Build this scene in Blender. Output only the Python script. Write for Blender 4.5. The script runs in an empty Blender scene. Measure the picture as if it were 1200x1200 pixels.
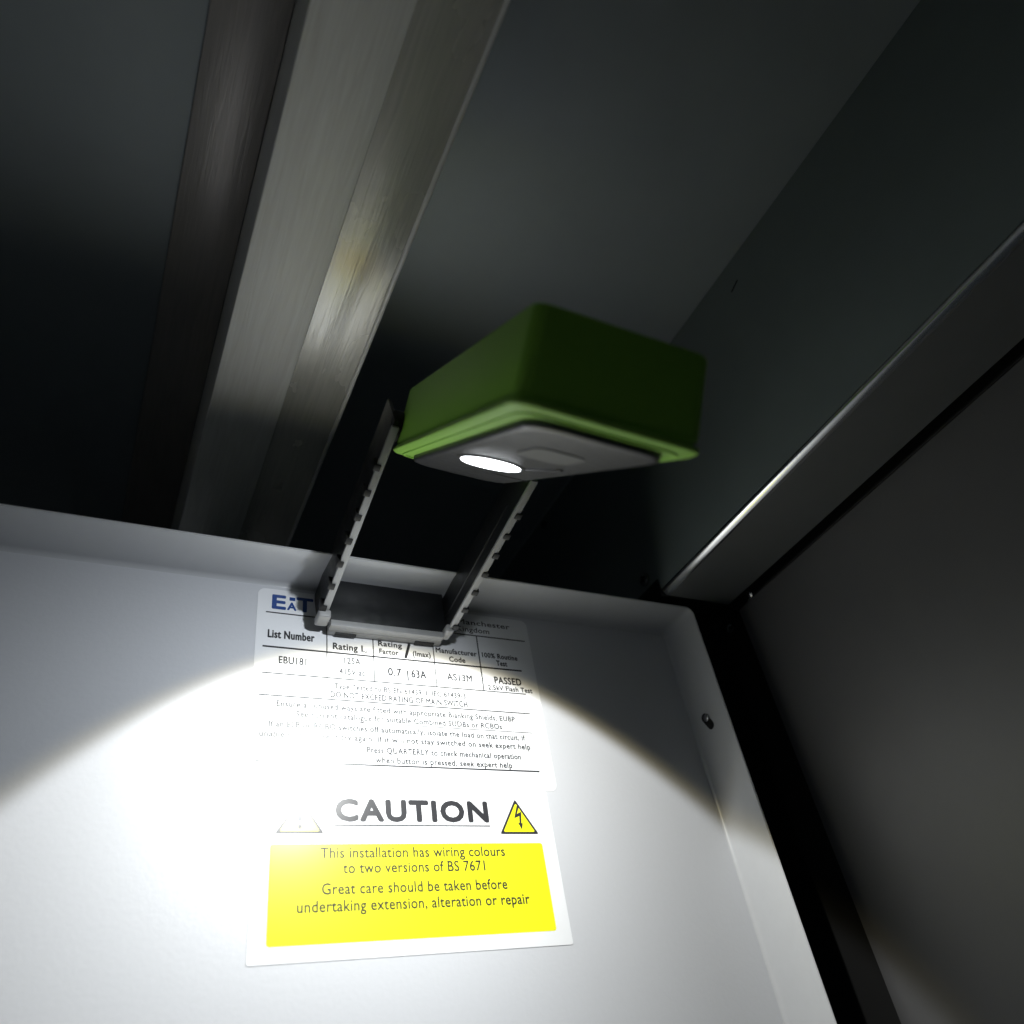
import bpy, bmesh, math, random
from mathutils import Vector, Matrix
random.seed(4)
S = bpy.context.scene
C = S.collection

# ------------------------------------------------------------------ camera, light, exposure
cam_d = bpy.data.cameras.new('camera'); cam = bpy.data.objects.new('camera', cam_d); C.objects.link(cam)
CR = ((0.89180105, -0.42689537, -0.14983737), (0.17065537, 0.62412412, -0.76246038), (0.41900792, 0.65439241, 0.62944653))
cam.matrix_world = Matrix(((CR[0][0], -CR[1][0], -CR[2][0], 0), (CR[0][1], -CR[1][1], -CR[2][1], 0),
                           (CR[0][2], -CR[1][2], -CR[2][2], 0), (0, 0, 0, 1)))
cam_d.sensor_width = 36; cam_d.lens = 929.384 / 1200 * 36
cam_d.clip_start = 0.005; cam_d.clip_end = 20
cam_d.dof.use_dof = True; cam_d.dof.focus_distance = 0.46; cam_d.dof.aperture_fstop = 6.2
S.camera = cam
W = bpy.data.worlds.new('World'); S.world = W; W.use_nodes = True
bg = W.node_tree.nodes['Background']; bg.inputs[0].default_value = (0.75, 0.9, 1, 1); bg.inputs[1].default_value = 0.012
S.view_settings.view_transform = 'Standard'; S.view_settings.look = 'None'
S.view_settings.exposure = 0.32; S.view_settings.gamma = 1
S.cycles.use_denoising = True
S.cycles.max_bounces = 10; S.cycles.diffuse_bounces = 6; S.cycles.glossy_bounces = 4
S.cycles.blur_glossy = 0.5; S.cycles.sample_clamp_indirect = 6

# ------------------------------------------------------------------ materials
def mat(name, col, rough=0.5, metal=0.0, spec=0.5, var=0.0, scale=60, bump=0.0, stretch=(1, 1, 1), rvar=0.0, emit=0, coat=0):
    m = bpy.data.materials.new(name); m.use_nodes = True
    N, L = m.node_tree.nodes, m.node_tree.links
    b = N['Principled BSDF']
    b.inputs['Base Color'].default_value = (*col, 1); b.inputs['Roughness'].default_value = rough
    b.inputs['Metallic'].default_value = metal; b.inputs['Specular IOR Level'].default_value = spec
    b.inputs['Coat Weight'].default_value = coat; b.inputs['Coat Roughness'].default_value = 0.08
    if emit:
        b.inputs['Emission Color'].default_value = (*col, 1); b.inputs['Emission Strength'].default_value = emit
    if var or bump or rvar:
        tc = N.new('ShaderNodeTexCoord'); mp = N.new('ShaderNodeMapping'); mp.inputs['Scale'].default_value = stretch
        L.new(tc.outputs['Object'], mp.inputs[0])
        nz = N.new('ShaderNodeTexNoise'); nz.inputs['Scale'].default_value = scale; nz.inputs['Detail'].default_value = 6
        nz.inputs['Roughness'].default_value = 0.6
        L.new(mp.outputs[0], nz.inputs[0])
        if var:
            mx = N.new('ShaderNodeMix'); mx.data_type = 'RGBA'
            mx.inputs[6].default_value = (*[c * (1 - var) for c in col], 1); mx.inputs[7].default_value = (*[min(1, c * (1 + var)) for c in col], 1)
            L.new(nz.outputs[0], mx.inputs[0]); L.new(mx.outputs[2], b.inputs['Base Color'])
        if rvar:
            mr = N.new('ShaderNodeMapRange'); mr.inputs[1].default_value = 0.3; mr.inputs[2].default_value = 0.7
            mr.inputs[3].default_value = rough - rvar; mr.inputs[4].default_value = rough + rvar
            L.new(nz.outputs[0], mr.inputs[0]); L.new(mr.outputs[0], b.inputs['Roughness'])
        if bump:
            bp = N.new('ShaderNodeBump'); bp.inputs['Strength'].default_value = bump; bp.inputs['Distance'].default_value = 0.0006
            L.new(nz.outputs[0], bp.inputs['Height']); L.new(bp.outputs[0], b.inputs['Normal'])
    return m

M = dict(
    ceil=mat('dark_painted_ceiling', (0.34, 0.375, 0.39), 0.52, metal=0.45, var=0.12, scale=25, rvar=0.04),
    wall=mat('dark_painted_wall', (0.16, 0.19, 0.195), 0.38, var=0.12, scale=30, rvar=0.07),
    chan=mat('grey_painted_channel', (0.15, 0.155, 0.158), 0.32, var=0.1, scale=60, bump=0.06, rvar=0.03),
    foldm=mat('bright_fold_highlight', (0.8, 0.81, 0.82), 0.2, metal=1.0, var=0.08, scale=200, bump=0.05),  # pale metal on the fold alone, putting its highlight into the colour
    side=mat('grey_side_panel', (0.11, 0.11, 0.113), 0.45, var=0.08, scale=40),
    panel=mat('light_grey_enamel', (0.60, 0.61, 0.64), 0.33, var=0.03, scale=380, bump=0.16, rvar=0.05),
    rim=mat('light_grey_enamel_edge', (0.56, 0.57, 0.59), 0.22, var=0.04, scale=150, bump=0.06, rvar=0.03),
    paper=mat('white_vinyl', (0.82, 0.83, 0.85), 0.23, spec=0.28, var=0.015, scale=90, bump=0.03),
    ink=mat('black_ink', (0.03, 0.03, 0.034), 0.33, spec=0.3),
    blue=mat('blue_ink', (0.015, 0.06, 0.25), 0.3),
    yellow=mat('yellow_print', (0.88, 0.86, 0.02), 0.3, var=0.03, scale=60),
    green=mat('green_plastic', (0.30, 0.62, 0.075), 0.5, spec=0.2, var=0.08, scale=400, bump=0.08, rvar=0.05),
    greenrim=mat('bright_green_rubber', (0.34, 0.65, 0.11), 0.5, spec=0.25, var=0.06, scale=500, bump=0.08),
    pad=mat('pale_grey_button', (0.17, 0.17, 0.175), 0.35),
    plate=mat('grey_lens_plate', (0.055, 0.055, 0.06), 0.35, var=0.1, scale=200, bump=0.05, rvar=0.06),
    plateedge=mat('dark_grey_plastic', (0.045, 0.045, 0.048), 0.4, var=0.1, scale=300),
    dark=mat('black_bracket_plastic', (0.012, 0.013, 0.0145), 0.38, var=0.25, scale=120, bump=0.1, rvar=0.08),
    edge=mat('pale_lit_bracket_edge', (0.30, 0.30, 0.298), 0.45, var=0.12, scale=150, bump=0.2),  # light on the bracket's lower edges painted in as paler grey
    black=mat('black_rubber', (0.006, 0.006, 0.006), 0.6, var=0.1, scale=100),
    zinc=mat('zinc_plated_screw', (0.55, 0.55, 0.56), 0.25, metal=1, var=0.1, scale=300),
    darkzinc=mat('dark_screw', (0.08, 0.08, 0.085), 0.28, metal=0.6, var=0.1, scale=300),
    lens=mat('lit_lens', (0.92, 0.96, 1.0), 0.2, emit=14),
)

def streaked(name, base, rough, stain=False, metal=0.0):
    """Brushed or poured galvanised steel with streaks along the beam, smears and a yellow stain."""
    m = bpy.data.materials.new(name); m.use_nodes = True
    N, L = m.node_tree.nodes, m.node_tree.links; b = N['Principled BSDF']
    tc = N.new('ShaderNodeTexCoord')
    def noise(sc, scale, det=5, dist=0.0):
        mp = N.new('ShaderNodeMapping'); mp.inputs['Scale'].default_value = sc; L.new(tc.outputs['Object'], mp.inputs[0])
        n = N.new('ShaderNodeTexNoise'); n.inputs['Scale'].default_value = scale; n.inputs['Detail'].default_value = det
        n.inputs['Distortion'].default_value = dist; L.new(mp.outputs[0], n.inputs[0]); return n.outputs[0]
    s1 = noise((1, 0.06, 1), 420, 7, 0.8); s2 = noise((1, 0.5, 1), 35, 4)
    mix = N.new('ShaderNodeMix'); mix.data_type = 'RGBA'
    mix.inputs[6].default_value = (*[c * 0.78 for c in base], 1); mix.inputs[7].default_value = (*[min(0.95, c * 1.16) for c in base], 1)
    L.new(s1, mix.inputs[0]); col = mix.outputs[2]
    def blob(cx, cy, rx, ry, edge=0.75):
        mp = N.new('ShaderNodeMapping'); mp.vector_type = 'POINT'
        mp.inputs['Location'].default_value = (-cx / rx, -cy / ry, 0); mp.inputs['Scale'].default_value = (1 / rx, 1 / ry, 0)
        L.new(tc.outputs['Object'], mp.inputs[0])
        ad = N.new('ShaderNodeVectorMath'); ad.operation = 'LENGTH'; L.new(mp.outputs[0], ad.inputs[0])
        sm = N.new('ShaderNodeMath'); sm.operation = 'MULTIPLY_ADD'; L.new(s2, sm.inputs[0]); sm.inputs[1].default_value = 0.9
        L.new(ad.outputs['Value'], sm.inputs[2])
        r = N.new('ShaderNodeMapRange'); r.inputs[1].default_value = 1.45 + edge; r.inputs[2].default_value = 1.45 - edge
        L.new(sm.outputs[0], r.inputs[0]); return r.outputs[0]
    if stain:
        for (cx, cy, rx, ry, c, k) in stain:
            mm = N.new('ShaderNodeMix'); mm.data_type = 'RGBA'; mul = N.new('ShaderNodeMath'); mul.operation = 'MULTIPLY'
            L.new(blob(cx, cy, rx, ry), mul.inputs[0]); mul.inputs[1].default_value = k
            L.new(mul.outputs[0], mm.inputs[0]); L.new(col, mm.inputs[6]); mm.inputs[7].default_value = (*c, 1); col = mm.outputs[2]
    L.new(col, b.inputs['Base Color'])
    mr = N.new('ShaderNodeMapRange'); mr.inputs[3].default_value = rough - 0.06; mr.inputs[4].default_value = rough + 0.1
    L.new(s2, mr.inputs[0]); L.new(mr.outputs[0], b.inputs['Roughness'])
    b.inputs['Metallic'].default_value = metal
    bp = N.new('ShaderNodeBump'); bp.inputs['Strength'].default_value = 0.5; bp.inputs['Distance'].default_value = 0.0004
    L.new(s1, bp.inputs['Height']); L.new(bp.outputs[0], b.inputs['Normal'])
    return m

# ------------------------------------------------------------------ helpers
def link(name, bm, m, parent=None, smooth=True, origin=None, angle=35):
    me = bpy.data.meshes.new(name)
    bmesh.ops.recalc_face_normals(bm, faces=bm.faces)
    o = Vector(origin) if origin is not None else (parent_loc(parent) if parent else Vector((0, 0, 0)))
    bmesh.ops.translate(bm, verts=bm.verts, vec=-o)
    bm.to_mesh(me); bm.free(); me.materials.append(m)
    if smooth:
        for p in me.polygons: p.use_smooth = True
        me.set_sharp_from_angle(angle=math.radians(angle))
    ob = bpy.data.objects.new(name, me); C.objects.link(ob)
    if parent: ob.parent = parent; ob.location = o - parent_loc(parent)
    else: ob.location = o
    return ob
def parent_loc(p):
    v = Vector((0, 0, 0))
    while p: v = v + p.location; p = p.parent
    return v
def thing(name, loc, label, cat, group=None):
    o = bpy.data.objects.new(name, None); C.objects.link(o); o.location = loc; o.empty_display_size = 0.01
    o['label'] = label; o['category'] = cat
    if group: o['group'] = group
    return o
def tag(o, label, cat, group=None):
    o['label'] = label; o['category'] = cat
    if group: o['group'] = group
    return o
def box(bm, lo, hi, bevel=0.0, seg=2, mtx=None):
    g = bmesh.ops.create_cube(bm, size=1.0); vs = g['verts']
    for v in vs:
        v.co = Vector([lo[i] + (v.co[i] + 0.5) * (hi[i] - lo[i]) for i in range(3)])
    if bevel:
        es = list({e for v in vs for e in v.link_edges})
        r = bmesh.ops.bevel(bm, geom=es, offset=bevel, segments=seg, affect='EDGES', profile=0.5)
        vs = list({v for f in r['faces'] for v in f.verts} | {v for v in vs if v.is_valid})
    if mtx: bmesh.ops.transform(bm, matrix=mtx, verts=vs)
    return vs
def loft(bm, rings, cap=True):
    R = [[bm.verts.new(p) for p in r] for r in rings]; n = len(R[0])
    for a, b in zip(R, R[1:]):
        for i in range(n): bm.faces.new((a[i], a[(i + 1) % n], b[(i + 1) % n], b[i]))
    if cap: bm.faces.new(R[0][::-1]); bm.faces.new(R[-1])
def rrect(x0, x1, y0, y1, r, n=6):
    P = []
    for cx, cy, a in ((x1 - r, y1 - r, 0), (x0 + r, y1 - r, 90), (x0 + r, y0 + r, 180), (x1 - r, y0 + r, 270)):
        for k in range(n + 1):
            t = math.radians(a + 90 * k / n); P.append((cx + r * math.cos(t), cy + r * math.sin(t)))
    return P
def prism_y(bm, pts, y0, y1):          # outline in x,z extruded along y
    loft(bm, [[(x, y0, z) for x, z in pts], [(x, y1, z) for x, z in pts]])
def cyl(bm, c, axis, r, h, n=24, r2=None):
    q = Vector(axis).to_track_quat('Z', 'Y').to_matrix(); c = Vector(c); r2 = r if r2 is None else r2
    ring = lambda rr, z: [c + q @ Vector((rr * math.cos(2 * math.pi * k / n), rr * math.sin(2 * math.pi * k / n), z)) for k in range(n)]
    loft(bm, [ring(r, 0), ring(r, h * 0.75), ring(r2 * 0.9, h)])

# ------------------------------------------------------------------ setting: ceiling, walls
Z1, X1, X2, ZC = 0.296, 0.3445, 0.4145, 0.4687
bm = bmesh.new(); box(bm, (-0.25, -0.5, ZC), (X1 + 0.02, 0.9, ZC + 0.002))
o = link('ceiling', bm, M['ceil'], smooth=False); o['kind'] = 'structure'
bm = bmesh.new(); box(bm, (-0.25, 0.9, 0.0), (X2 + 0.1, 0.902, ZC + 0.002))
o = link('rear_wall', bm, M['wall'], smooth=False); o['kind'] = 'structure'
bm = bmesh.new(); box(bm, (-0.252, -0.5, -0.2), (-0.25, 0.9, ZC + 0.002))
o = link('left_wall', bm, M['panel'], smooth=False); o['kind'] = 'structure'
# side channel: wall plate with a rounded fold at its foot and an underside running to the right
def channel():
    root = thing('folded_channel', (X1, 0.1, Z1), 'dark grey folded steel side channel with a bright rounded lower edge, right of the lamp', 'metal channel')
    R = 0.0048
    prof_wall = [(X1, ZC - 0.0005), (X1, Z1 + R)]
    fold = [(X1 + R - R * math.cos(math.radians(a)), Z1 + R - R * math.sin(math.radians(a))) for a in range(0, 91, 9)]
    under = [fold[-1], (X2 - 0.010, Z1), (X2 - 0.010, Z1 + 0.02)]
    def strip(P, name, m, y0, y1):
        bm = bmesh.new(); t = 0.0012
        A = [[bm.verts.new((x, y, z)) for x, z in P] for y in (y0, y1)]
        for i in range(len(P) - 1): bm.faces.new((A[0][i], A[0][i + 1], A[1][i + 1], A[1][i]))
        ob = link(name, bm, m, root); return ob
    strip(prof_wall, 'wall_plate', M['wall'], -0.5, 0.9)
    strip(fold, 'folded_edge', M['foldm'], -0.5, 0.362)
    strip(under, 'underside', M['chan'], -0.5, 0.362)
    bm = bmesh.new(); box(bm, (X1 - 0.001, 0.3625, Z1 - 0.0005), (X2 - 0.004, 0.402, Z1 + 0.014), 0.0008)
    link('added_end_block', bm, M['black'], root)  # invented block, added to cut off the bright fold here
    bm = bmesh.new(); m4 = Matrix.Translation((X1 - 0.0002, 0.198, 0.4465)) @ Matrix.Rotation(math.radians(-20), 4, 'X')
    box(bm, (-0.0001, -0.0045, -0.0006), (0.0001, 0.0045, 0.0006), 0, mtx=m4); link('scuff_mark', bm, M['black'], root, smooth=False)
channel()
# grey side panel below the channel, with a bent rear edge
def side_panel():
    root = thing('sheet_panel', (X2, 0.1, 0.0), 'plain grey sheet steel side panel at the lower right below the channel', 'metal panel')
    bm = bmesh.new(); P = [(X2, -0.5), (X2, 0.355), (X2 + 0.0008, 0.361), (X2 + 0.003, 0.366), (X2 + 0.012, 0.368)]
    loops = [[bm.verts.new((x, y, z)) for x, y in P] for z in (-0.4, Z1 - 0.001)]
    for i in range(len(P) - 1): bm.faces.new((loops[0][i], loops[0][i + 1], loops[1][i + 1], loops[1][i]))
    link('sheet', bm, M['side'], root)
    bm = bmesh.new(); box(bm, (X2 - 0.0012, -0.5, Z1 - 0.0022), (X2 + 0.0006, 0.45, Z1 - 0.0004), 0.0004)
    link('top_edge', bm, M['black'], root)  # steel edge coloured black to take out its bright line
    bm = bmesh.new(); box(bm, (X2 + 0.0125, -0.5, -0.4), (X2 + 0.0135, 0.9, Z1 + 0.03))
    link('gap_shade_backing', bm, M['black'], root, smooth=False)  # black sheet that paints in the shade of the gap
    return root
side_panel()
def screw(name, c, axis, r, m, label, cross=True, group=None):
    root = thing(name, c, label, 'screw', group); a = Vector(axis).normalized()
    bm = bmesh.new(); cyl(bm, c, a, r, r * 0.55, 28, r * 0.8); link('screw_head', bm, m, root, angle=60)
    bm = bmesh.new(); q = a.to_track_quat('Z', 'Y').to_matrix().to_4x4(); q.translation = Vector(c) + a * r * 0.5
    for k in (0, 1):
        mm = q @ Matrix.Rotation(math.radians(20 + 90 * k), 4, 'Z')
        box(bm, (-r * 0.62, -r * 0.12, 0), (r * 0.62, r * 0.12, r * 0.1 + k * 0.0001), 0, mtx=mm)
    link('cross_recess', bm, M['black'], root, smooth=False)
    return root
screw('screw', (X1, 0.375, 0.3180), (-1, 0, 0), 0.0050, M['zinc'], 'dark round cross-head screw on the black wall beside the lower end of the bright edge')
screw('screw', (X1, 0.4865, 0.4595), (-1, 0, 0), 0.0042, M['darkzinc'], 'barely visible black screw high on the dark wall to the right of the bracket arm')
screw('screw', (X2 + 0.0125, 0.388, 0.294), (-1, 0, 0), 0.0034, M['zinc'], 'small shiny screw set lower in the shadow beside the grey side panel')
screw('screw', (X2 - 0.001, 0.347, 0.2965), (-1, 0, -0.3), 0.0028, M['zinc'], 'tiny bright screw on the top edge of the grey side panel')

# ------------------------------------------------------------------ hanging beam on the left
def beam():
    k = 0.935
    def kbox(bm, lo, hi, bev=0, seg=2):
        hz = hi[2] if hi[2] > 0.45 else hi[2] * k
        box(bm, (lo[0] * k, lo[1], lo[2] * k), (hi[0] * k, hi[1], hz), bev, seg)
    root = thing('roof_beam', (0.06, 0.1, 0.376), 'scratched galvanised steel beam running across the dark ceiling on the left', 'steel beam')
    ma = streaked('galvanised_flange', (0.88, 0.845, 0.80), 0.42, metal=0.05)
    mb = streaked('galvanised_web', (0.66, 0.64, 0.58), 0.24, metal=0.25, stain=[
        (0.079, 0.226, 0.011, 0.009, (0.60, 0.46, 0.25), 0.45), (0.076, 0.178, 0.006, 0.004, (0.70, 0.68, 0.64), 0.6),
        (0.078, 0.199, 0.009, 0.0022, (0.70, 0.68, 0.64), 0.5), (0.078, 0.262, 0.012, 0.016, (0.66, 0.66, 0.63), 0.5)])
    bm = bmesh.new(); kbox(bm, (0.0282, -0.5, 0.400), (0.0715, 0.88, 0.4022), 0.0008, 3); link('flange_plate', bm, ma, root, origin=(0, 0, 0))
    bm = bmesh.new(); kbox(bm, (0.060, -0.5, 0.4023), (0.1075, 0.88, 0.4043), 0.0003, 2); link('web_plate', bm, mb, root, origin=(0, 0, 0))
    bm = bmesh.new(); kbox(bm, (0.1074, -0.5, 0.4025), (0.1108, 0.88, 0.4065), 0.0013, 4); link('rolled_lip', bm, ma, root, origin=(0, 0, 0))
    bm = bmesh.new(); box(bm, (-0.012, -0.5, ZC - 0.004), (0.0262, 0.88, ZC - 0.0007), 0.001); link('mounting_flange', bm, streaked('galvanised_mounting_flange', (0.42, 0.39, 0.36), 0.3, metal=0.3), root, origin=(0, 0, 0))
    bm = bmesh.new(); kbox(bm, (0.0284, -0.5, 0.4023), (0.0304, 0.88, ZC - 0.0005)); link('side_web', bm, ma, root, origin=(0, 0, 0), smooth=False)
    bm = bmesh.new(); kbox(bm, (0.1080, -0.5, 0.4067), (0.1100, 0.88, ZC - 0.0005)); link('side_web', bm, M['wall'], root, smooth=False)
beam()

# ------------------------------------------------------------------ white cover tray
PY = 0.4; TX, TZ = 0.3687, 0.289
def tray():
    root = thing('metal_cover', (0.1, PY, 0.0), 'light grey enamelled metal cover with folded edges carrying the two labels', 'metal cover')
    bm = bmesh.new(); box(bm, (-0.30, PY, -0.3), (TX + 0.001, PY + 0.0012, TZ + 0.001)); link('face', bm, M['panel'], root, smooth=False)
    rc = 0.0048
    path = [((-0.30), TZ, (0, -1))]
    for k in range(9):
        a = math.radians(90 - 90 * k / 8)
        path.append((TX - rc + rc * math.cos(a), TZ - rc + rc * math.sin(a), (-math.cos(a), -math.sin(a))))
    path.append((TX, -0.3, (-1, 0)))
    prof = []
    rf = 0.0035; yf = 0.3645
    for k in range(7):
        a = math.radians(90 * k / 6); prof.append((rf - rf * math.sin(a), PY + 0.0003 - rf + rf * math.cos(a)))
    prof += [(0, yf + 0.001), (-0.0003, yf + 0.0003), (-0.0008, yf), (-0.0013, yf + 0.0003), (-0.0016, yf + 0.001), (-0.0016, PY + 0.001)]
    bm = bmesh.new(); rows = [[bm.verts.new((x + n[0] * d, y, z + n[1] * d)) for d, y in prof] for x, z, n in path]
    for a, b in zip(rows, rows[1:]):
        for i in range(len(prof) - 1): bm.faces.new((a[i], b[i], b[i + 1], a[i + 1]))
    link('folded_edge', bm, M['rim'], root, angle=50)
    # slot and retaining screw in the right-hand edge
    sy, sz = 0.3845, 0.2107
    bm = bmesh.new(); m4 = Matrix.Translation((TX, sy, sz)) @ Matrix.Rotation(math.radians(62), 4, 'X')
    pts = rrect(-0.0068, 0.0068, -0.0030, 0.0030, 0.0029)
    loft(bm, [[m4 @ Vector((x, p, q)) for p, q in pts] for x in (-0.0004, 0.0002)])
    link('slot', bm, M['black'], root, smooth=False)
    bm = bmesh.new(); cyl(bm, (TX - 0.0004, sy - 0.0008, sz + 0.0022), (-1, 0, 0), 0.0026, 0.0014, 20); link('slot_screw', bm, M['zinc'], root, angle=60)
tray()

# ------------------------------------------------------------------ labels
def text_bm(s, bold=0.0):
    cu = bpy.data.curves.new('t', 'FONT'); cu.body = s; cu.size = 1; cu.space_character = 1 + bold * 2.2; cu.resolution_u = 3
    ob = bpy.data.objects.new('t', cu); C.objects.link(ob)
    dg = bpy.context.evaluated_depsgraph_get(); me = bpy.data.meshes.new_from_object(ob.evaluated_get(dg))
    bm = bmesh.new(); bm.from_mesh(me); bpy.data.objects.remove(ob); bpy.data.curves.remove(cu); bpy.data.meshes.remove(me)
    return bm
_capref = {}
def put_text(parent, s, x0, x1, zb, cap, y, m, bold=0.0, name='printed_text', label=None):
    """Text between x0 and x1 (mm), baseline zb (mm), capital height cap (mm)."""
    bm = text_bm(s, bold); r = text_bm('H')
    ch = max(v.co.y for v in r.verts) - min(v.co.y for v in r.verts); base = min(v.co.y for v in r.verts); r.free()
    xs = [v.co.x for v in bm.verts]; a, b = min(xs), max(xs)
    for v in bm.verts:
        v.co = Vector(((x0 + (v.co.x - a) / (b - a) * (x1 - x0)) / 1000, y, (zb + (v.co.y - base) / ch * cap) / 1000))
    if bold > 0:
        em = cap / ch / 1000; src = list(bm.faces)
        for dx, dz, dy in [(bold * math.cos(q * math.pi / 4), bold * 0.8 * math.sin(q * math.pi / 4), 0.000003 * (q + 1)) for q in range(8)]:
            g = bmesh.ops.duplicate(bm, geom=src)
            for v in (e for e in g['geom'] if isinstance(e, bmesh.types.BMVert)):
                v.co += Vector((dx * em * 0.8, -dy, dz * em))
    for f in bm.faces: f.normal_update()
    o = link(name, bm, m, parent, smooth=False)
    if label: o['label'] = label
    return o
def sheet(parent, name, pts, y, m, t=0.00004):
    bm = bmesh.new(); prism_y(bm, [(x / 1000, z / 1000) for x, z in pts], y - t, y); return link(name, bm, m, parent, smooth=False)
def rect(x0, x1, z0, z1): return [(x0, z0), (x1, z0), (x1, z1), (x0, z1)]

def rating_label():
    root = thing('rating_label', (0.16, PY, 0.225), 'white rating label with a ruled table and blue lettering, behind the bracket', 'label')
    y1 = PY - 0.00018
    sheet(root, 'backing_sheet', rrect(70.6, 249.6, 165.6, 284.6, 4.5), PY - 0.00002, M['paper'], 0.00016)
    yt = y1 - 0.00006; ink = M['ink']
    put_text(root, 'E', 79.3, 86.6, 271.2, 9.2, yt, M['blue'], 0.045)
    put_text(root, 'A', 88.0, 93.0, 271.2, 5.0, yt, M['blue'], 0.05)
    sheet(root, 'logo_bar', rect(89.0, 92.4, 277.8, 280.2), yt, M['blue'])
    put_text(root, 'T', 93.6, 102.8, 271.2, 9.2, yt, M['blue'], 0.045)
    put_text(root, 'ON', 106, 122, 271.2, 9.2, yt, M['blue'], 0.045)
    put_text(root, 'Road, Manchester', 176.5, 236.0, 276.2, 3.6, yt, ink, 0.02)
    put_text(root, 'United Kingdom', 176.5, 220.0, 270.6, 3.6, yt, ink, 0.02)
    R = lambda x0, x1, z, w=0.55: sheet(root, 'rule_line', rect(x0, x1, z - w * 0.65, z + w * 0.65), yt, ink)
    V = lambda x, z0, z1, w=0.5: sheet(root, 'rule_line', rect(x - w * 0.62, x + w * 0.62, z0, z1), yt, ink)
    R(75.7, 246, 268.1, 0.6)
    R(74.8, 239.6, 245.1, 0.8); R(74.8, 239.6, 228.4); R(74.2, 240, 214.9); R(75, 239.6, 202.0, 0.35); R(74.3, 239.6, 177.5, 0.7)
    for x in (111.5, 139.7, 178.8, 210.2): V(x, 228.7, 267.8, 0.5 if x < 200 else 0.65)
    T = lambda s, a, b, z, c, bo=0.012, m=ink: put_text(root, s, a, b, z, c, yt, m, min(bo, 0.012) + 0.027)
    T('List Number', 77.5, 104.0, 251.2, 5.0, 0.03)
    T('Rating I', 115.2, 133.0, 247.6, 4.2, 0.03); T('N', 133.6, 135.4, 246.6, 1.8, 0.03)
    T('Rating', 143, 158, 253.0, 3.4, 0.02); T('Factor', 143.5, 155.5, 247.6, 3.4, 0.02)
    T('/', 159.5, 163.5, 246.6, 9.5, 0.01); T('(Imax)', 165, 176.5, 248.2, 3.6, 0.035)
    T('Manufacturer', 180.5, 208.5, 252.6, 3.5, 0.02); T('Code', 189, 199.8, 247.0, 3.5, 0.03)
    T('100% Routine', 212.5, 237.8, 252.6, 3.4, 0.03); T('Test', 222, 229.5, 247.4, 3.6, 0.03)
    T('EBU181', 84.2, 99.6, 235.0, 4.4, 0.0)
    T('125A', 121.8, 131.5, 238.6, 4.0, 0.0); T('415V ac', 118.7, 134.0, 231.4, 3.8, 0.0)
    T('0.7', 148.3, 156.5, 233.4, 5.0, 0.008); T('|', 160.3, 160.9, 232.6, 5.0, 0.0); T('63A', 163.0, 172.4, 233.4, 5.0, 0.008)
    T('AS13M', 186.2, 203.0, 233.8, 4.6, 0.0)
    T('PASSED', 218.7, 237.6, 234.4, 4.6, 0.035); T('2.5kV Flash Test', 213.5, 244.6, 229.6, 3.2, 0.02)
    T('Type Tested to BS EN 61439-3  IEC 61439-3', 115.8, 197.0, 222.0, 3.3, 0.003)
    T('DO NOT EXCEED RATING OF MAIN SWITCH', 113.6, 197.6, 216.4, 3.6, 0.006)
    T('Ensure all unused ways are fitted with appropriate Blanking Shields, EUBP', 83.9, 228.6, 208.8, 3.3, 0.006)
    T('See current catalogue for suitable Combined SUDBs or RCBOs', 94.6, 218.8, 203.3, 3.3, 0.006)
    T('If an ELB or RCBO switches off automatically, isolate the load on that circuit, if', 80.3, 233.5, 196.8, 3.3, 0.012)
    T('unable to re-close it try again. If it will not stay switched on seek expert help', 75.7, 236.0, 191.1, 3.3, 0.012)
    T('Press QUARTERLY to check mechanical operation', 133.6, 228.4, 184.6, 3.3, 0.012)
    T('when button is pressed, seek expert help', 138.2, 221.7, 179.0, 3.3, 0.012)
rating_label()

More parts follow.
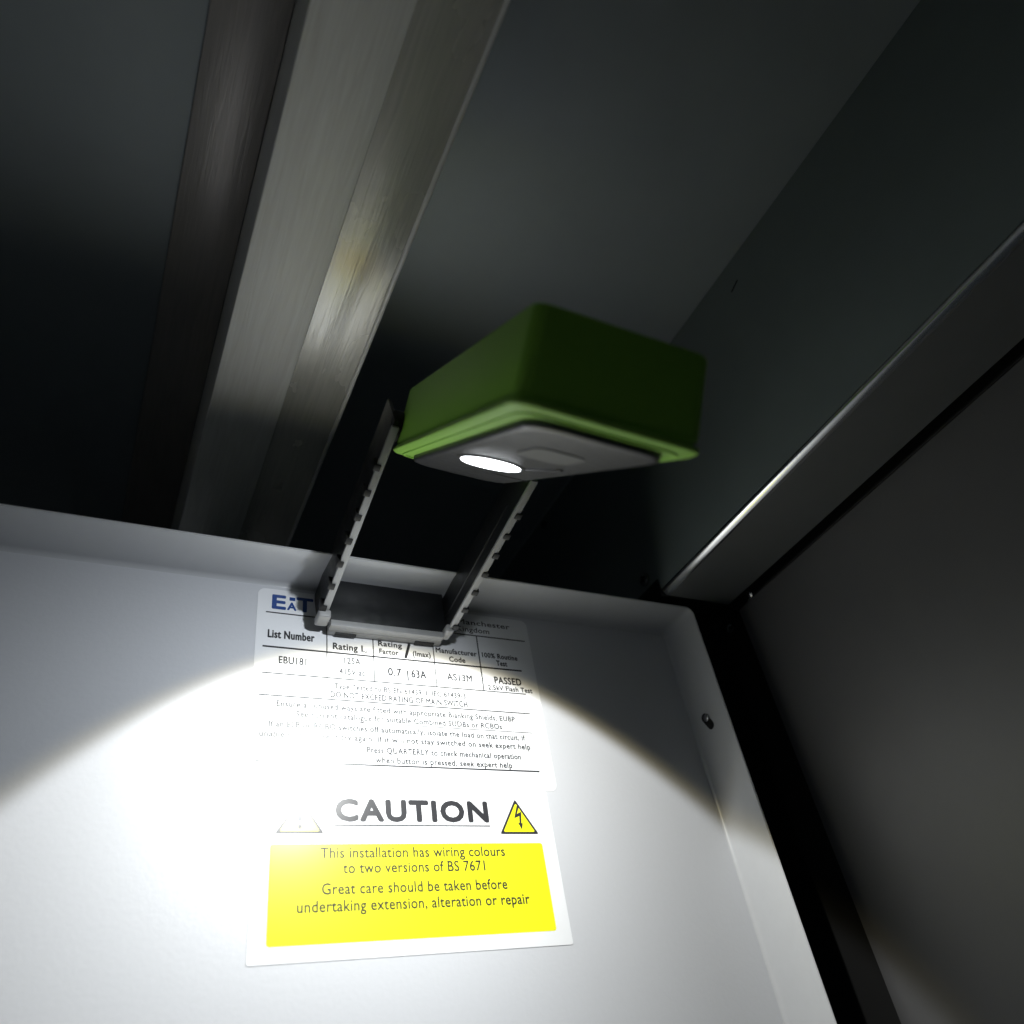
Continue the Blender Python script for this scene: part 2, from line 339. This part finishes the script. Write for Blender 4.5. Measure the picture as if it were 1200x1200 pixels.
def caution_label():
    root = thing('caution_label', (0.158, PY, 0.12), 'white and yellow caution label with two warning triangles below the rating label', 'label')
    sheet(root, 'backing_sheet', rrect(75.2, 241.6, 84, 165.4, 1.2), PY - 0.00003, M['paper'], 0.00025)
    yt = PY - 0.0003; ink = M['ink']
    sheet(root, 'yellow_panel', rrect(83.4, 233.0, 91, 135.9, 1.5), yt, M['yellow'])
    put_text(root, 'CAUTION', 116.2, 201.4, 147.7, 10.4, yt, ink, 0.062)
    sheet(root, 'rule_line', rect(115.0, 202.4, 144.8, 145.5), yt, ink)
    sheet(root, 'rule_line', rect(132.0, 136.6, 165.0, 165.36), yt, ink)
    for cx, z0, w, h, kind in ((97.6, 141.0, 24.4, 17.6, 0), (219.9, 140.8, 24.2, 19.6, 1)):
        def tri(s):
            P = [(cx - w / 2 * s, z0 + h * (1 - s) * 0.34), (cx + w / 2 * s, z0 + h * (1 - s) * 0.34), (cx, z0 + h * (1 - s) * 0.34 + h * s)]
            Q = []
            for i in range(3):   # round the corners a little
                p, a, b = Vector(P[i]), Vector(P[i - 1]), Vector(P[(i + 1) % 3])
                Q += [p + (a - p).normalized() * 1.2, p + ((a - p).normalized() + (b - p).normalized()) * 0.28, p + (b - p).normalized() * 1.2]
            return [(q.x, q.y) for q in Q]
        sheet(root, 'triangle_border', tri(1), yt, ink)
        sheet(root, 'triangle_field', tri(0.82), yt - 0.00008, M['yellow'])
        if kind:
            b = [(220.9, 156.3), (218.2, 149.2), (221.6, 150.5), (221.1, 146.6), (220.2, 146.7), (222.0, 142.9), (223.1, 146.4), (222.3, 146.5), (223.2, 153.0), (220.2, 151.6), (222.6, 156.6)]
            b = [(x - 0.4, z + 0.3) for x, z in b]
            sheet(root, 'lightning_bolt', b, yt - 0.00016, ink)
        else:
            sheet(root, 'exclamation_mark', [(96.7, 147.2), (98.5, 147.2), (98.9, 154.4), (96.3, 154.4)], yt - 0.00016, ink)
            sheet(root, 'exclamation_dot', rrect(96.6, 98.6, 143.4, 145.4, 0.95, 3), yt - 0.00016, ink)
    T = lambda s, a, b, z, c: put_text(root, s, a, b, z, c, yt - 0.0001, ink, 0.018)
    T('This installation has wiring colours', 108.0, 208.8, 129.2, 5.0)
    T('to two versions of BS 7671', 119.2, 196.0, 121.9, 5.0)
    T('Great care should be taken before', 108.7, 207.6, 112.4, 5.0)
    T('undertaking extension, alteration or repair', 97.0, 219.6, 104.7, 5.0)
caution_label()

# ------------------------------------------------------------------ work light with its magnetic bracket
def work_light():
    root = thing('work_light', (0.145, 0.396, 0.26), 'green rectangular work light switched on, held by a black bracket on the white cover', 'work light')
    F = Vector((0.1136, 0.2838, 0.2986))
    w = Vector((0.49, 0.6064, -1.5712)); RB = Matrix.Rotation(w.length, 3, w.normalized())
    Lc = lambda a, b, c: F + RB @ Vector((a, b, c))
    LEN, WID, HT = 0.190, 0.070, 0.0362
    # housing: lofted rounded rectangle, slightly narrower at the top, lower edge chamfered
    def ring(ins_s, ins_b, c, r):
        return [Lc(a, b, c) for a, b in rrect(ins_s, LEN - ins_s * 1.3, ins_b, WID - ins_b, r, 6)]
    bm = bmesh.new()
    loft(bm, [ring(0.004, 0.0035, 0.0030, 0.005), ring(0.0022, 0.0016, 0.0042, 0.005), ring(0.0012, 0.0008, 0.0062, 0.005), ring(0.0018, 0.0012, 0.018, 0.005), ring(0.0025, 0.0018, HT - 0.0022, 0.005),
              ring(0.0032, 0.0024, HT - 0.0008, 0.005), ring(0.0055, 0.0045, HT, 0.005)])
    housing = link('housing', bm, M['green'], root, angle=40)
    bm = bmesh.new()   # brighter rubber rim round the underside
    loft(bm, [ring(0.0075, 0.0060, 0.0000, 0.005), ring(0.0022, 0.0012, 0.0004, 0.0055), ring(0.0004, 0.0, 0.0014, 0.006), ring(0.0004, 0.0, 0.0030, 0.006), ring(0.0016, 0.0010, 0.0040, 0.006), ring(0.0045, 0.004, 0.0042, 0.006)])
    link('rim', bm, M['greenrim'], housing, angle=50)
    bm = bmesh.new()   # ridge inside the rim
    P = rrect(0.0035, LEN - 0.0045, 0.0042, WID - 0.0042, 0.008, 6); Q = rrect(0.0055, LEN - 0.0065, 0.0062, WID - 0.0062, 0.007, 6)
    loft(bm, [[Lc(a, b, 0.0006) for a, b in P], [Lc(a, b, -0.0004) for a, b in P], [Lc(a, b, -0.0004) for a, b in Q], [Lc(a, b, 0.0006) for a, b in Q]], cap=False)
    link('ridge', bm, M['greenrim'], housing, angle=50)
    # lens plate
    def pring(g, c, r=0.012): return [Lc(a, b, c) for a, b in rrect(0.0045 + g, 0.183 - g, 0.0095 + g, 0.0625 - g, r, 8)]
    bm = bmesh.new(); loft(bm, [pring(0, 0.0008), pring(0, -0.0014)]); plate = link('lens_plate', bm, M['plateedge'], root, angle=50)
    bm = bmesh.new(); loft(bm, [pring(0.0001, -0.0015), pring(0.0004, -0.0024), pring(0.0014, -0.0029), pring(0.003, -0.0031)]); link('face_plate', bm, M['plate'], plate, angle=50)
    def ell(cx, cy, ra, rb, c, n=40): return [Lc(cx + ra * math.cos(2 * math.pi * k / n), cy + rb * math.sin(2 * math.pi * k / n), c) for k in range(n)]
    cx, cy = 0.078, 0.0315
    bm = bmesh.new(); loft(bm, [ell(cx, cy, 0.0172, 0.0160, -0.0029), ell(cx, cy, 0.0170, 0.0158, -0.0035), ell(cx, cy, 0.0155, 0.0145, -0.0037)]); link('lens_bezel', bm, M['plate'], plate, angle=50)
    bm = bmesh.new(); loft(bm, [ell(cx, cy, 0.0150, 0.0140, -0.0034), ell(cx, cy, 0.0145, 0.0135, -0.0039), ell(cx, cy, 0.011, 0.010, -0.0043)]); link('lens', bm, M['lens'], plate, angle=60)
    bm = bmesh.new(); loft(bm, [[Lc(a, b, c) for a, b in rrect(0.122, 0.150, 0.026, 0.047, 0.006)] for c in (-0.0030, -0.0036)]); link('power_button', bm, M['pad'], plate, angle=50)
    bm = bmesh.new(); m4 = Matrix.Translation(Lc(0.098, 0.0495, -0.0033)) @ RB.to_4x4() @ Matrix.Rotation(math.radians(18), 4, 'Z')
    box(bm, (-0.012, -0.0007, -0.0005), (0.012, 0.0007, 0.0004), 0.0002, mtx=m4); link('seam', bm, M['plateedge'], plate)
    bm = bmesh.new(); box(bm, (-0.0003, -0.010, -0.0002), (0.0003, 0.010, 0.0004), 0, mtx=Matrix.Translation(Lc(0.047, 0.052, -0.0032)) @ RB.to_4x4()); link('seam', bm, M['plateedge'], plate, smooth=False)
    # bracket base on the cover
    ZB, ZT = 0.2578, 0.2895
    bm = bmesh.new(); box(bm, (0.1060, 0.3885, ZB + 0.0006), (0.1840, 0.3935, ZT), 0.0006); base = link('base_plate', bm, M['dark'], root)
    bm = bmesh.new(); box(bm, (0.1105, 0.3876, ZB - 0.0018), (0.1815, 0.3932, ZB + 0.0022), 0.0005); link('lit_edge_strip', bm, M['edge'], base)
    bm = bmesh.new(); box(bm, (0.1112, 0.3937, ZB - 0.0014), (0.1825, 0.3990, ZT - 0.002), 0.0005); link('magnet_holder', bm, M['edge'], base)
    for a, b in ((0.1155, 0.1282), (0.1655, 0.1780)):
        bm = bmesh.new(); box(bm, (a, 0.3955, ZB - 0.0022), (b, 0.3984, ZB + 0.004), 0.0002); link('magnet', bm, M['black'], base)
    # arms
    def arm(p0, p1, out, name='arm'):
        p0, p1 = Vector(p0), Vector(p1); d = (p1 - p0); Ln = d.length - 0.012; d.normalize()
        X = Vector((1, 0, 0)); U = d.cross(X).normalized()
        if U.z < 0: U = -U
        X = U.cross(d).normalized()
        if X.x < 0: X = -X
        m4 = Matrix((( *[0]*0, X.x, d.x, U.x, p0.x), (X.y, d.y, U.y, p0.y), (X.z, d.z, U.z, p0.z), (0, 0, 0, 1)))
        if m4.to_3x3().determinant() < 0: pass
        H = 0.0265
        bm = bmesh.new(); box(bm, (-0.0011, -0.002, 0.0008), (0.0011, Ln, H), 0.0004, mtx=m4); a = link(name, bm, M['dark'], root)
        bm = bmesh.new(); box(bm, (-0.0020, 0.004, -0.0012), (0.0022, Ln - 0.003, 0.0007), 0.0004, mtx=m4); link('lit_edge_strip', bm, M['edge'], a)
        bm = bmesh.new(); box(bm, (-0.0007, 0.006, 0.010), (0.0007, Ln - 0.03, 0.011), 0.0003, mtx=Matrix.Translation(X * (-out) * 0.0011) @ m4); link('raised_line', bm, M['dark'], a)
        n = 7
        for k in range(n):
            s = 0.012 + (Ln - 0.040) * k / (n - 1)
            bm = bmesh.new(); box(bm, (min(-out * 0.0003, out * 0.0036), s - 0.0020, -0.0021), (max(-out * 0.0003, out * 0.0036), s + 0.0020, 0.0055), 0.0005, mtx=m4)
            link('rib', bm, M['black'], a)
        return a, m4, Ln, X, U, d
    aL = arm((0.1052, 0.392, 0.2595), (0.1100, 0.250, 0.3030), -1)
    aR = arm((0.1845, 0.392, 0.2585), (0.1880, 0.250, 0.2840), 1)
    for x in ((0.1018, 0.1092), (0.1812, 0.1862)):
        bm = bmesh.new(); box(bm, (x[0], 0.3815, 0.2572), (x[1], 0.3925, 0.2624), 0.0012, 3); link('corner_block', bm, M['edge'], root)
    # pivots at the rear corners of the housing
    for b, nx in ((-0.001, -1), (WID + 0.001, 1)):
        p = Lc(0.004, b, 0.014); ax = RB @ Vector((0, nx, 0))
        bm = bmesh.new(); cyl(bm, p - ax * 0.004, ax, 0.0085, 0.008, 32); link('pivot_knob', bm, M['black'], root, angle=50)
    # the LED's own light: a wide beam with a crisp edge, warm fringe just outside it
    pos = Lc(cx, cy, -0.0085); axis = Vector((0.0637, 0.7013, -0.71)).normalized()
    for nm, half, e, col, blend in (('led_beam', 49.2, 2.15, (0.90, 0.95, 1), 0.09), ('led_fringe', 51.0, 0.6, (1.0, 0.84, 0.45), 0.10), ('led_core', 33.0, 0.25, (0.90, 0.95, 1), 0.9), ('led_spill', 66.0, 1.0, (0.88, 0.94, 1), 1.0)):
        ld = bpy.data.lights.new(nm, 'SPOT'); ld.energy = e; ld.color = col; ld.spot_size = math.radians(half * 2); ld.spot_blend = blend
        ld.shadow_soft_size = 0.004
        lo = bpy.data.objects.new(nm, ld); C.objects.link(lo); lo.location = pos
        ax2 = {'led_core': Vector((-0.10, 0.80, -0.60)), 'led_spill': Vector((-0.35, 0.80, -0.55))}.get(nm, axis).normalized()
        lo.rotation_euler = ax2.to_track_quat('-Z', 'Y').to_euler()
work_light()
